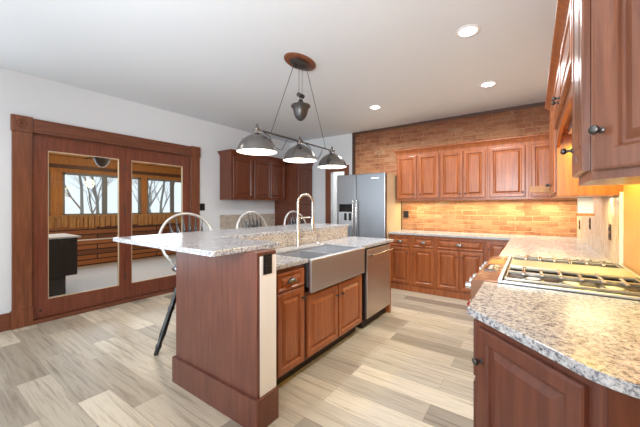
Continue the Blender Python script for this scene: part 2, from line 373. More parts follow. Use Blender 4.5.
for k, (y0, y1, g0, g1) in enumerate(((.888, 1.822, 1.012, 1.747), (1.826, 2.768, 1.903, 2.656))):
    b = MB(); X0, X1 = XL-.05, XL-.01
    b.box(X0, X1, y0, g0, .05, 2.136, .004).box(X0, X1, g1, y1, .05, 2.136, .004)
    b.box(X0, X1-.001, g0, g1, .05, .25, .002).box(X0, X1-.001, g0, g1, 1.975, 2.136, .002)
    d = struct(b.build('door_%d' % (k+1), 'doorwood'))
    b = MB(); e = .005
    for (a0, a1, z0, z1) in ((g0, g0+e, .25, 1.975), (g1-e, g1, .25, 1.975), (g0, g1, .25, .25+e), (g0, g1, 1.975-e, 1.975)): b.box(X0+.004, X1+.002, a0, a1, z0, z1)
    b.build('glazing_bead', 'beige', d)
    MB().box(X0+.016, X0+.022, g0, g1, .25, 1.975).build('pane', 'glass', d)
    if k == 0:
        MB().lathe([(.011, 0), (.011, .008), (.004, .01), (0, .01)], 14, axis_m((X1, .945, .135), (1, 0, 0))).build('door_bolt', 'black', d)
    b = MB()
    for z in (.36, 1.28, 1.85): b.tube([(X1+.005, 1.824, z-.045), (X1+.005, 1.824, z+.045)], .007, 8)
    if k == 0: b.build('hinge', 'bronze', d)
    else: b.bm.free()

# ------------------------------------------------------------------ sunroom beyond the patio doors
SX = -8.3
struct(MB().box(SX-.1, XL-.12, -2.5, 6.2, -.12, -.02).build('floor_sunroom', 'concrete'))
struct(MB().box(SX-.1, XL-.12, -2.5, 6.2, 2.42, 2.5).build('ceiling_sunroom', 'pine'))
b = MB()
for i in range(6): b.box(SX, XL-.12, -1.6+i*1.35, -1.58+i*1.35, 2.405, 2.42)
struct(b.build('trim_10', 'trimwood'))
struct(MB().box(SX-.1, SX, -2.5, 6.2, -.02, 1.12).build('wall_sunroom', 'boards'))
struct(MB().box(SX-.1, SX, -2.5, 6.2, 2.08, 2.42).build('wall_sunroom_header', 'pine'))
struct(MB().box(SX, SX+.05, -2.5, 6.2, 2.16, 2.24).build('trim_11', 'trimwood'))
for n_, (y0, y1) in enumerate(((-2.5, -2.4), (6.1, 6.2))): struct(MB().box(SX, XL-.12, y0, y1, -.02, 2.42).build('wall_sunroom_end' if n_ else 'wall_sunroom_near', 'boards'))
posts = [(-.25, -.05), (1.86, 2.06), (3.66, 3.80), (4.85, 5.05)]
b = MB()
for y0, y1 in posts: b.box(SX-.1, SX+.02, y0, y1, 1.12, 2.08)
struct(b.build('trim_12', 'pine'))
spans = [(-2.4, -.25), (-.05, 1.86), (2.06, 3.66), (3.80, 4.85), (5.05, 6.1)]
for k, (y0, y1) in enumerate(spans):
    b = MB(); X0, X1 = SX-.07, SX-.02
    b.box(X0, X1, y0, y0+.05, 1.12, 2.08).box(X0, X1, y1-.05, y1, 1.12, 2.08).box(X0, X1, y0, y1, 1.12, 1.17).box(X0, X1, y0, y1, 2.03, 2.08)
    ym = {2: 2.86, 3: 4.5}.get(k, (y0+y1)/2)
    b.box(X0, X1, ym-.05, ym+.05, 1.17, 2.03)
    w = struct(b.build('window_%d' % (k+1), 'winframe' if 'winframe' in M else M.setdefault('winframe', mat('window_frame', c(120, 132, 140), .5))))
    MB().box(X0+.02, X0+.026, y0+.05, y1-.05, 1.17, 2.03).build('pane', 'glass', w)
# vertical slat skirt under the windows
b = MB(); yy = -2.4
while yy < 6.05:
    wd = random.uniform(.1, .15); b.box(SX, SX+.03, yy, yy+wd-.012, .86+random.uniform(-.02, .02), 1.12, .004); yy += wd
b.box(SX, SX+.06, -2.4, 6.1, 1.10, 1.14)
tag(b.build('slat_skirt', 'slats'), 'skirt of short vertical wooden slats under the sunroom windows', 'wood trim')
o = MB().box(SX, SX+.03, 3.10, 3.22, .50, .64, .004).build('power_outlet', 'white'); tag(o, 'white outlet box low on the sunroom plank wall', 'outlet')
b = MB().tube([(SX+.015, -.5, .58), (SX+.015, 3.1, .57)], .016, 8); tag(b.build('conduit', 'white'), 'white conduit running along the sunroom plank wall', 'conduit')
t = thing('bar_cabinet', 'dark low cabinet with pale top inside the sunroom by the glass door', 'cabinet', (-5.85, 0, -.02))
MB().box(-.75, .0, .7, 1.64, .28, .86, .01).build('body', 'carpet_dark', t)
MB().box(-.7, -.03, .75, 1.50, 0, .28).build('base', 'carpet_dark', t)
MB().box(-.78, .03, .66, 1.68, .86, .885, .006).build('top', 'concrete', t)
t = thing('ceiling_lamp', 'dark bowl-shaped ceiling lamp in the sunroom', 'lamp', (-6.9, 2.32, 2.36))
MB().lathe([(.02, .06), (.02, 0), (.08, 0), (.08, -.03), (.03, -.04), (.03, -.06)], 20).build('canopy', 'carpet_dark', t, 40)
MB().lathe([(.03, -.05), (.13, -.07), (.14, -.10), (.10, -.19), (.05, -.25), (.0, -.26)], 24).build('bowl', 'carpet_dark', t, 40)
# outside: lawn and bare trees
struct(MB().box(-60, SX-.1, -40, 60, -.6, -.5).build('ground', 'lawn'))
def tree(x, y, h, seed, label):
    rnd = random.Random(seed); b = MB()
    def br(p, d, L, r, lev):
        q = [p]; dd = d.copy(); n = 4
        for i in range(n):
            dd = (dd+Vector((rnd.uniform(-.2, .2), rnd.uniform(-.2, .2), rnd.uniform(-.05, .15)))).normalized(); q.append(q[-1]+dd*L/n)
        b.tube(q, [r*(1-.5*i/n) for i in range(n+1)], 5 if lev else 8)
        if lev < 5:
            for _ in range(4 if lev < 2 else 3):
                i = rnd.randint(1, n); nd_ = (dd+Vector((rnd.uniform(-1, 1), rnd.uniform(-1, 1), rnd.uniform(-.3, .7)))).normalized()
                br(q[i], nd_, L*rnd.uniform(.5, .75), r*.45, lev+1)
    br(Vector((x, y, -.5)), Vector((0, 0, 1)), h, h*.02, 0)
    tag(b.build('bare_tree', 'bark'), label, 'tree', 'bare trees outside the sunroom')
for i, (x, y, h, l) in enumerate(((-12.5, 3.6, 3.4, 'bare tree outside nearest the left sunroom window'), (-13.5, 6.4, 3.6, 'bare tree outside behind the right sunroom window'), (-16, 5.2, 4.2, 'farther bare tree between the two nearer ones'), (-18, 2.6, 4.5, 'distant bare tree at the left edge of the sunroom windows'), (-17, 8.6, 4.2, 'distant bare tree at the right edge of the sunroom windows'))): tree(x, y, h, 11+i, l)

# ================================================================== ISLAND
t = thing('island_end_panel', 'tall brown wooden end panel of the island with plinth and cream side', 'panel', (-1.32, 1.22, 0))
MB().box(-.885, 0, 0, .16, .19, 1.05, .003).build('panel', 'mahogany', t)
MB().box(-.905, .02, -.02, .164, 0, .19, .004).build('plinth', 'mahogany', t)
MB().box(-.0005, .0035, .022, .158, .192, 1.025).build('side_board', 'cream', t)
t = thing('power_outlet', 'black double outlet on the cream side of the island end panel', 'outlet', (-1.3165, 1.30, .975), 90)
MB().box(-.036, .036, -.006, 0, -.062, .062, .003).build('cover_plate', 'black', t)
for s in (-.026, .026): MB().box(-.018, .018, -.012, -.005, s-.018, s+.018, .004).build('socket', 'black', t)
t = thing('bar_wall', 'brown panelled knee wall under the raised bar facing the stools', 'panel', (-2.20, 1.4, 0))
MB().box(0, .125, -.018, 2.15, 0, 1.05).build('panel', 'mahogany', t)
# raised bar
SL = [(-2.68, .975), (-1.42, .975), (-1.405, .99), (-1.405, 1.50), (-2.06, 1.50), (-2.06, 3.58), (-2.68, 3.58)]
tag(MB().prism(SL, 1.052, 1.082, .005).build('bar_countertop', 'granite'), 'raised L-shaped granite bar top on the island with stools behind', 'countertop')
o = MB().box(-2.074, -2.058, 1.385, 3.545, .915, 1.05, .002).build('granite_riser', 'granite_warm'); tag(o, 'upright granite strip between the sink counter and the raised bar', 'backsplash')
CT = [(-2.055, 1.385), (-1.44, 1.385), (-1.44, 1.866), (-1.90, 1.866), (-1.90, 2.784), (-1.44, 2.784), (-1.44, 3.64), (-2.073, 3.64), (-2.073, 3.55), (-2.055, 3.55)]
tag(MB().prism(CT, .884, .914, .004).build('island_countertop', 'granite'), 'lower granite island counter around the farmhouse sink', 'countertop')
# sink
t = thing('farmhouse_sink', 'stainless apron-front double sink set in the island', 'sink', (-1.41, 1.87, 0), 90)   # local x -> +Y, local -y -> +X
w = .91
MB().box(.0, w, 0, .028, .645, .905, .008).build('apron', 'steel', t)
b = MB(); b.box(0, w, .028, .045, .895, .905).box(0, .02, .045, .49, .895, .905).box(w-.02, w, .045, .49, .895, .905).box(0, w, .47, .49, .895, .905)
b.build('rim', 'steel', t)
for (x0, x1) in ((.02, .44), (.47, w-.02)):
    b = MB(); e = .004
    b.box(x0, x1, .045, .47, .68, .684).box(x0, x0+e, .045, .47, .684, .89).box(x1-e, x1, .045, .47, .684, .89).box(x0+e, x1-e, .045, .045+e, .684, .89).box(x0+e, x1-e, .47-e, .47, .684, .89)
    bs = b.build('basin', 'steel', t)
    MB().lathe([(.042, .684), (.042, .688), (.03, .688), (.026, .685), (0, .685)], 20, Matrix.Translation(((x0+x1)/2, .27, 0))).build('drain', 'chrome', bs, 40)
MB().box(.44, .47, .045, .47, .68, .89, .006).build('divider', 'steel', t)
# faucet
t = thing('kitchen_faucet', 'tall brushed nickel spring faucet arching over the island sink', 'faucet', (-1.985, 2.40, .914))
MB().lathe([(.03, 0), (.03, .006), (.022, .012), (.017, .03), (.017, .30)], 20).build('base', 'nickel', t, 40)
R = .086; dx, dy = .42, .907
arc = [(0, 0, .28), (0, 0, .42)] + [(dx*(R-R*math.cos(a)), dy*(R-R*math.cos(a)), .45+R*math.sin(a)) for a in [PI*k/16 for k in range(17)]] + [(dx*2*R, dy*2*R, .36), (dx*2*R, dy*2*R, .28)]
MB().tube(arc, .012, 12).build('spring_hose', 'nickel', t, 60)
MB().lathe([(.012, .30), (.017, .27), (.02, .20), (.02, .15), (.015, .145), (0, .145)], 18, Matrix.Translation((dx*2*R, dy*2*R, 0))).build('spray_head', 'nickel', t, 40)
MB().tube([(0, 0, .295), (dx*2*R, dy*2*R, .295)], .007, 10).build('holder_arm', 'nickel', t, 60)
MB().tube([(0, 0, .07), (.03, .03, .075), (.05, .09, .08)], .007, 10).build('lever', 'nickel', t, 60)
t = thing('soap_dispenser', 'small nickel soap pump beside the kitchen faucet', 'soap dispenser', (-1.985, 2.74, .914))
MB().lathe([(.018, 0), (.018, .006), (.009, .012), (.009, .07), (.013, .072), (.013, .088), (0, .09)], 16).build('pump', 'nickel', t, 40)
MB().tube([(0, 0, .08), (.03, 0, .084), (.06, 0, .075)], .005, 8).build('spout', 'nickel', t, 60)
# island cabinets: front faces +X
def base_unit(name, label, loc, rz, w, depth, m, h=.884, toe=.10, group=None, cat='cabinet'):
    t = thing(name, label, cat, loc, rz, group)
    MB().box(0, w, .001, depth, toe, h-.001, .002).build('body', m, t)
    MB().box(0, w, .07, depth-.02, 0, toe).build('toe_kick', 'toe', t)
    return t
G = 'base cabinets of the island'
t = base_unit('base_cabinet', 'island base cabinet with one drawer over one door by the end panel', (-1.475, 1.385, 0), 90, .47, .58, 'cherry_dark', group=G)
cab_drawer(t, .155, .455, .712, .845, 'cherry'); cab_door(t, .155, .455, .12, .70, 'cherry', .425, .62)
t = base_unit('sink_cabinet', 'island sink cabinet with two doors below the steel apron', (-1.475, 1.857, 0), 90, .975, .42, 'cherry_dark', .64, group=G)
cab_door(t, .03, .48, .12, .61, 'cherry', .45, .52); cab_door(t, .5, .95, .12, .61, 'cherry', .53, .52)
t = thing('dishwasher', 'stainless dishwasher with bar handle at the far end of the island', 'dishwasher', (-1.455, 2.90, 0), 90)
MB().box(0, .64, .02, .58, .1, .882).build('body', 'toe', t)
MB().box(.015, .645, -.005, .019, .115, .86, .006).build('front', 'steel_w', t)
MB().box(.02, .64, .06, .5, 0, .1).build('toe_kick', 'toe', t)
h = MB().tube([(.04, -.045, .80), (.62, -.045, .80)], .011, 12).build('handle', 'nickel', t, 60)
for x in (.07, .59): MB().box(x-.008, x+.008, -.045, -.004, .792, .808).build('handle_post', 'nickel', h)
tag(MB().box(-2.07, -1.46, 3.552, 3.60, 0, .883, .003).build('island_far_panel', 'cherry'), 'thin cherry end board closing the island beside the dishwasher', 'panel')

# bar stools
def stool(loc, rz, label, base_rot=40):
    t = thing('bar_stool', label, 'stool', loc, rz, 'black windsor bar stools behind the raised bar')
    MB().lathe([(0, .70), (.15, .70), (.205, .715), (.215, .73), (.21, .742), (.17, .738), (0, .732)], 32, None, 1, 1).build('seat', 'lacquer', t, 50)
    ft = []
    for k in range(4):
        a = math.radians(base_rot+45+90*k); ca, sa = math.cos(a), math.sin(a)
        p = lambda s: Vector((ca*(.12+.25*s), sa*(.12+.25*s), .71*(1-s)))
        ts = [0, .1, .2, .3, .42, .46, .5, .62, .76, .86, .9, .94, 1.0]
        rs = [.018, .022, .026, .028, .023, .030, .023, .025, .028, .019, .028, .021, .02]
        MB().tube([p(s) for s in ts], rs, 10).build('leg', 'lacquer', t, 60); ft.append(p)
    for k in range(4):
        for s_ in ((.55,) if k % 2 else (.72,)):
            A, B = ft[k](s_), ft[(k+1) % 4](s_); mid = (A+B)/2
            MB().tube([A, A.lerp(B, .3), mid, A.lerp(B, .7), B], [.008, .010, .014, .010, .008], 8).build('stretcher', 'lacquer', t, 60)
    # bow back on the -x side
    n = 22; pts = []
    for i in range(n+1):
        a = PI*i/n*1.0
        yy = -.27*math.cos(a)*(1 if True else 0); zz = .98+.27*math.sin(a)
        pts.append(Vector((-.16-.12*(zz-.73)/.5, yy, zz)))
    lo = [Vector((-.13, -.15, .735)), Vector((-.16, -.235, .86))]; hi = [Vector((-.16, .235, .86)), Vector((-.13, .15, .735))]
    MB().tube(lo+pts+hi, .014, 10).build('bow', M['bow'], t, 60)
    for k in range(6):
        f = (k-2.5)/2.5; y1 = f*.17; y0 = f*.10; z1 = .98+.27*math.sqrt(max(0, 1-(y1/.27)**2)); x1 = -.16-.12*(z1-.73)/.5
        A, B = Vector((-.15, y0, .735)), Vector((x1, y1, z1))
        b = MB(); b.tube([A.lerp(B, s) for s in (0, .3, .45, .6, .75, .85, 1)], [.006, .006, .009, .022, .014, .006, .005], 8)
        b.build('spindle', 'lacquer', t, 60)
    return t
M['bow'] = mat('bow_gloss', c(214, 214, 212), .3); M['bow'].node_tree.nodes['Principled BSDF'].inputs['Metallic'].default_value = .7  # bright highlight on black lacquer put into the bow's colour
stool((-2.71, 1.70, 0), -12, 'black windsor bar stool nearest the camera, in front of the patio doors', 52)
stool((-2.86, 2.78, 0), 0, 'middle windsor bar stool in front of the left wall granite splash', 45)
stool((-2.86, 3.68, 0), 0, 'farthest windsor bar stool standing in front of the tall pantry', 45)

# ================================================================== LEFT WALL CABINETS
def crown(parent, x0, x1, depth, z, m, right=True, left=True):
    b = MB(); prof = [(0, 0), (.004, .0), (.012, .02), (.04, .055), (.05, .06), (.05, .075), (0, .075)]
    # front run and short returns, mitred
    rings = []
    xl = lambda d: x0-(d if left else 0); xr = lambda d: x1+(d if right else 0)
    for d, zz in prof: rings.append([b.bm.verts.new((xl(d), depth, z+zz)), b.bm.verts.new((xl(d), -d, z+zz)), b.bm.verts.new((xr(d), -d, z+zz)), b.bm.verts.new((xr(d), depth, z+zz))])
    n = len(rings)
    for i in range(n):
        A, B = rings[i], rings[(i+1) % n]
        for k in range(3): b.bm.faces.new((A[k], A[k+1], B[k+1], B[k]))
    b.bm.faces.new([r[0] for r in rings]); b.bm.faces.new([r[3] for r in rings][::-1])
    return b.build('crown', m, parent)
def upper(name, label, loc, rz, w, depth, z0, z1, m, doors, mb=None, group=None, cr=(True, True), fw=.055):
    t = thing(name, label, 'cabinet', loc, rz, group)
    MB().box(0, w, .001, depth, z0, z1, .002).build('body', mb or m, t)
    for (a, b_, kx) in doors: cab_door(t, a, b_, z0+.035, z1-.055, m, kx, z0+.10 if kx is not None else None, fw=fw)
    if cr is not None: crown(t, 0, w, depth, z1-.012, m, cr[1], cr[0])
    return t
G = 'upper cabinets on the left wall'
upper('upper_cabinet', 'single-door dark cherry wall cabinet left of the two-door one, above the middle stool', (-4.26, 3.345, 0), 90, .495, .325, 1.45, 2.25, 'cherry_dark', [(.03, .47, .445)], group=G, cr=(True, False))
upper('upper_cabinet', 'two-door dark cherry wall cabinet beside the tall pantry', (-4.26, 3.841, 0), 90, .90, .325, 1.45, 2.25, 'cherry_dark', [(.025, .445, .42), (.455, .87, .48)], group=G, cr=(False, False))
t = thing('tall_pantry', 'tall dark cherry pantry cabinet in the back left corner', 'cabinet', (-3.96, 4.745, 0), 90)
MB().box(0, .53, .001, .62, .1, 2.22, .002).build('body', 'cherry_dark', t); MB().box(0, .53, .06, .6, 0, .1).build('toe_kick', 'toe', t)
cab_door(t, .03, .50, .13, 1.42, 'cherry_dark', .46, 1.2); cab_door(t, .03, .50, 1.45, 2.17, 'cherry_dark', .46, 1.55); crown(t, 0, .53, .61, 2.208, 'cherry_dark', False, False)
G = 'base cabinets on the left wall'
for k, (y0, w_) in enumerate(((3.36, .69), (4.052, .69))):
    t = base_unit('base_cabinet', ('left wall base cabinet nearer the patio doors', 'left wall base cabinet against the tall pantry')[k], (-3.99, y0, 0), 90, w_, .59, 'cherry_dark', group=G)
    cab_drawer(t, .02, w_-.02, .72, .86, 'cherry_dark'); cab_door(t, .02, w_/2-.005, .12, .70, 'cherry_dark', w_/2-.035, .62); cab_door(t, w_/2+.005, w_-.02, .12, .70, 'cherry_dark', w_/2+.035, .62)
tag(MB().box(-4.57, -3.965, 3.345, 4.742, .884, .914, .004).build('side_countertop', 'granite'), 'granite counter along the left wall between patio doors and pantry', 'countertop')
tag(MB().box(-4.589, -4.571, 3.345, 4.742, .884, 1.175, .002).build('granite_splash', 'granite_warm'), 'granite splash on the left wall behind the middle bar stool', 'backsplash')
t = thing('light_switch', 'black double light switch on the left wall beside the patio doors', 'light switch', (XL+.001, 3.0, 1.32), 90)
MB().box(-.045, .045, -.008, 0, -.06, .06, .004).build('cover_plate', 'black', t)
for s in (-.02, .02): MB().box(s-.006, s+.006, -.018, -.007, -.012, .012, .002).build('toggle', 'black', t)

# ================================================================== REFRIGERATOR
t = thing('refrigerator', 'stainless side-by-side refrigerator with ice dispenser against the brick wall', 'refrigerator', (-2.83, 4.50, 0))
W2 = .905
MB().box(0, W2, .06, .72, .02, 1.86, .004).build('body', 'beige', t)  # grey body in beige: warm light on its side put into the colour
MB().box(0, W2, .03, .5, 0, .1).build('base_grille', 'black', t)
MB().box(0, .372, 0, .055, .1, 1.875, .012).build('freezer_door', 'steel_v', t)
MB().box(.38, W2, 0, .055, .1, 1.875, .012).build('fridge_door', 'steel_v', t)
MB().box(.905, .912, .0, .055, .1, 1.87).build('door_gasket', 'trimwood', t)
for x, nm in ((.345, 0), (.41, 1)):
    b = MB(); b.tube([(x, -.001, 1.43), (x, -.045, 1.42), (x, -.05, 1.38), (x, -.05, .75), (x, -.045, .71), (x, -.001, .70)], .012, 10); b.build('handle', 'nickel', t, 60)
d = MB().box(.05, .31, -.004, .0, 1.235, 1.37, .001).build('dispenser_display', 'display', t)
d = MB().box(.04, .05, -.006, 0, 1.0, 1.235).box(.31, .32, -.006, 0, 1.0, 1.235).box(.04, .32, -.006, 0, 1.0, 1.01).box(.05, .31, -.002, 0, 1.01, 1.235).build('dispenser_recess', 'steel', t)
b = MB()
for x in (.15, .24): b.box(x, x+.05, -.006, -.002, 1.09, 1.215)
b.build('dispenser_paddle', 'black', d)
MB().box(.66, .80, -.002, 0, 1.785, 1.80).build('badge', 'chrome', t)

# ================================================================== BACK WALL CABINETS
G = 'upper cabinets on the brick wall'
Yu = 4.93
def ux(label, x0, x1, doors, cr=(False, False)):
    return upper('upper_cabinet', label, (x0, Yu, 0), 0, x1-x0, YB-Yu-.002, 1.425, 2.215, 'cherry', [(a-x0, b_-x0, k-x0) for a, b_, k in doors], group=G, cr=cr)
ux('two-door cherry wall cabinet next to the refrigerator', -1.90, -1.199, [(-1.881, -1.56, -1.595), (-1.523, -1.21, -1.49)], (True, False))
ux('two-door cherry wall cabinet in the middle of the brick wall', -1.198, -.538, [(-1.185, -.864, -.895), (-.856, -.563, -.826)])
ux('wide single-door cherry wall cabinet on the brick wall', -.537, -.047, [(-.51, -.086, -.115)])
ux('rightmost cherry wall cabinet in the corner by the range cabinets', -.046, .488, [(-.02, .46, .43)])
G = 'base cabinets on the brick wall'
Yf = 4.665
def bxu(label, x0, x1, drawer, doors):
    t = base_unit('base_cabinet', label, (x0, Yf, 0), 0, x1-x0, YB-Yf-.01, 'cherry', toe=.001, group=G)
    MB().box(0, x1-x0, -.012, 0, 0, .085, .003).build('base_board', 'cherry', t)
    if drawer: cab_drawer(t, drawer[0]-x0, drawer[1]-x0, .70, .852, 'cherry')
    for a, b_, k in doors: cab_door(t, a-x0, b_-x0, .115, .68 if drawer else .852, 'cherry', k-x0, .60 if drawer else .75)
    return t
bxu('one-drawer one-door cherry base cabinet beside the refrigerator', -1.915, -1.551, (-1.896, -1.585), [(-1.896, -1.585, -1.61)])
bxu('one-drawer one-door cherry base cabinet, second from the refrigerator', -1.550, -1.191, (-1.53, -1.213), [(-1.53, -1.213, -1.505)])
bxu('cherry base cabinet with one wide drawer over two doors', -1.190, -.535, (-1.17, -.555), [(-1.17, -.867, -.895), (-.854, -.555, -.826)])
bxu('corner cherry base cabinet with full-height door under the granite counter', -.534, -.245, None, [(-.514, -.262, -.49)])
pts = [(-1.914, 5.275), (-1.914, 4.63), (-.235, 4.63), (-.235, 2.825), (.485, 2.825), (.485, 5.275)]
tag(MB().prism(pts, .884, .914, .004).build('corner_countertop', 'granite'), 'L-shaped granite counter from the refrigerator round to the range', 'countertop')
t = base_unit('base_cabinet', 'right wall base cabinet beyond the range', (-.205, 4.655, 0), -90, 1.82, .67, 'cherry')
for k in range(3): cab_drawer(t, .02+k*.6, .60+k*.6, .72, .86, 'cherry'); cab_door(t, .02+k*.6, .60+k*.6, .12, .70, 'cherry', .06+k*.6, .62)
# black switch with cord channel
t = thing('wall_switch', 'black switch plate on the brick beside the refrigerator', 'light switch', (-1.855, YB-.001, 1.19))
MB().box(-.045, .045, -.02, 0, -.06, .06, .004).build('cover_plate', 'black', t); MB().box(-.008, .008, -.03, -.02, -.014, .014, .002).build('toggle', 'black', t)
tag(MB().tube([(-1.94, YB-.012, .92), (-1.94, YB-.012, 1.42)], .011, 8).build('conduit', 'black'), 'black vertical conduit on the brick beside the refrigerator', 'conduit')
MBs = [(-1.55, .5), (-.86, .5), (-.29, .35), (.2, .35)]
for x, w_ in MBs:
    light('under_cabinet_lamp', 'AREA', (x, 5.10, 1.40), 3.3, (1, .88, .50), w_, (0, 0, 0), .05)

# ================================================================== RIGHT WALL
tag(MB().box(XR-.014, XR-.001, 2.81, YB-.002, .914, 1.398).build('stone_backsplash', 'stone'), 'mottled stone backsplash on the right wall beyond the range', 'backsplash')
struct(MB().box(XR-.018, XR-.001, 2.795, 2.81, .914, 1.42).build('trim_13', 'white'))
for k, (y, z, l) in enumerate(((4.95, 1.10, 'farthest black outlet on the stone backsplash, near the brick corner'), (4.10, 1.15, 'middle black outlet on the stone backsplash'), (3.12, 1.13, 'black outlet on the stone backsplash nearest the range'))):
    t = thing('power_outlet', l, 'outlet', (XR-.015, y, z), -90, 0)
    MB().box(-.036, .036, -.006, 0, -.06, .06, .003).build('cover_plate', 'trimwood', t)
    for s in (-.024, .024): MB().box(-.016, .016, -.010, -.005, s-.016, s+.016, .003).build('socket', 'black', t)
# white box under the far cabinet with a wooden lower rail
t = thing('under_cabinet_box', 'white box with a wooden bottom rail under the far wall cabinet', 'box', (.34, 3.36, 1.245))
MB().box(-.03, .07, 0, .04, .022, .154, .003).build('front', 'white', t); MB().box(-.04, .075, -.01, .05, 0, .021, .003).build('rail', 'pine', t)

# range-run uppers: front plane X=.14, facing -X
XF = .14
def rupper(name, label, y0, y1, z0, z1, doors, m='cherry', kz=None, cr=(False, False), fw=.055):
    w_ = y1-y0; t = thing(name, label, 'cabinet', (XF, y1, 0), -90)
    MB().box(0, w_, .001, XR-XF-.002, z0, z1, .002).build('body', m, t)
    for a, b_, kx in doors: cab_door(t, a, b_, z0+.03, z1-.05, m, kx, kz, fw=fw)
    if cr is not None: crown(t, 0, w_, XR-XF-.002, z1-.01, 'cherry', cr[1], cr[0])
    return t
rupper('upper_cabinet', 'cherry wall cabinet beyond the range, its side lit yellow', 2.80, 3.50, 1.40, 2.20, [(.02, .345, .31), (.355, .68, .385)], kz=1.5, cr=(True, False))
rupper('upper_cabinet', 'narrow cherry wall cabinet between the range cabinets and the angled cabinet', 1.19, 1.51, 1.40, 2.20, [(.02, .30, .05)], 'rose', 1.53, (False, False))
t = rupper('range_cabinet', 'shallow two-door cabinet over the range with arched valance', 1.511, 2.799, 1.86, 2.20, [(.02, .64, .60), (.65, 1.27, .69)], 'cherry', 1.92, fw=.05)
# arched valance below
b = MB(); n = 16; W3 = 1.288; A, B = [], []
for i in range(n+1):
    x = W3*i/n; zz = 1.755+.075*math.sin(PI*i/n)**.5
    A.append((x, zz)); B.append((x, 1.86))
for yy in (.0, .018):
    va = [b.bm.verts.new((x, yy, z)) for x, z in A]; vb = [b.bm.verts.new((x, yy, z)) for x, z in B]
    for i in range(n): b.bm.faces.new((va[i], va[i+1], vb[i+1], vb[i]))
    if yy == 0: f = (va, vb)
    else:
        for i in range(n): b.bm.faces.new((f[0][i], f[0][i+1], va[i+1], va[i]))
b.build('valance', 'cherry', t)
t = thing('range_hood', 'slim range hood insert with glowing yellow lamp under the range cabinet', 'range hood', (.33, 2.16, 1.855))
MB().box(-.14, .15, -.44, .44, -.05, 0, .004).build('body', 'steel', t)
MB().box(-.05, .05, .26, .40, -.056, -.0495).build('lamp_cover', 'warmlamp', t); MB().box(-.05, .05, -.40, -.26, -.056, -.0495).build('lamp_cover', 'warmlamp', t)
light('range_hood_lamp', 'AREA', (.30, 2.5, 1.79), 9, (1, .80, .06), .1, (0, 0, 0), .14); light('range_hood_lamp', 'AREA', (.30, 1.8, 1.79), .5, (1, .74, .3), .1, (0, 0, 0), .14)
light('under_cabinet_lamp', 'POINT', (.40, 1.40, 1.34), 1.9, (1, .74, .06), .02)
light('under_cabinet_lamp', 'AREA', (.36, 3.1, 1.385), 2.0, (1, .8, .4), .3, (0, 0, 0), .04)
# small end shelf at the far cabinet, yellow lamplight put into its pine colour
tag(MB().box(-.03, .16, 3.505, 3.55, 1.455, 1.52, .003).build('end_shelf', 'pine'), 'short wooden end shelf projecting from the cabinet beyond the range', 'shelf')
# angled upper cabinet: face x+y = 1.331
t = thing('upper_cabinet', 'angled cherry wall cabinet with round dark knob at the right foreground', 'cabinet', (XF, 1.188, 0), -45)
wd = .49
bb = MB(); r2 = math.sqrt(.5)
bb.prism([(0, .001), (wd, .001), (wd*.5+ .0, wd*.5-.002)], 1.40, 2.20, .001)
bb.build('body', 'rose', t)
d = MB().door(.018, wd-.02, 1.425, 2.15, 0, .07, .022).build('door', 'rose', t)
knob(d, .045, 1.535, -.022, .0135)
crown(t, 0, wd, .01, 2.19, 'cherry', True, False)

# foreground counter and cabinet
def quad(p0, p1, p2, n=8): return [tuple((1-s)**2*p0[i]+2*s*(1-s)*p1[i]+s*s*p2[i] for i in (0, 1)) for s in [k/n for k in range(n+1)]]
pts = [(-.218, 1.852), (-.218, 1.345)] + quad((.09, 1.035), (.15, .972), (.24, .972)) + [(.485, .972), (.485, 1.852)]
tag(MB().prism(pts, .884, .914, .004).build('foreground_countertop', 'granite'), 'large speckled granite counter in the right foreground beside the range', 'countertop')
t = thing('base_cabinet', 'angled dark cherry base cabinet under the foreground granite counter', 'cabinet', (-.187, 1.34, 0), -45)
# body polygon in local frame
def loc2(p): dx_, dy_ = p[0]+.187, p[1]-1.34; return ((dx_-dy_)*r2, (dx_+dy_)*r2)
poly = [loc2(p) for p in ((-.187, 1.84), (-.187, 1.342), (.14, 1.015), (.475, 1.015), (.475, 1.84))]
MB().prism(poly, .10, .882).build('body', 'mahogany', t)
poly = [loc2(p) for p in ((-.12, 1.84), (-.12, 1.37), (.17, 1.08), (.475, 1.08), (.475, 1.84))]
MB().prism(poly, 0, .10).build('toe_kick', 'toe', t)
d = MB().door(.035, .43, .13, .856, 0, .06, .02).build('door', 'mahogany', t); knob(d, .058, .735, -.02, .014)
t2 = MB().prism([loc2(p) for p in ((.15, 1.0145), (.15, 1.009), (.28, 1.009), (.28, 1.0145))], .10, .882).build('end_stile', 'cherry_dark', t)
for k in range(3): MB().prism([loc2(p) for p in ((-.1875, 1.80), (-.20, 1.80), (-.20, 1.37), (-.1875, 1.37))], .13+k*.25, .355+k*.25).build('drawer', 'mahogany', t)

# range
t = thing('gas_range', 'stainless gas range with grates and front knobs between granite counters', 'range', (-.20, 1.858, 0))
D2 = .955
MB().box(.0, .68, 0, D2, .08, .905, .003).build('body', 'steel', t)
MB().box(.03, .66, .02, D2-.02, 0, .08).build('base', 'black', t)
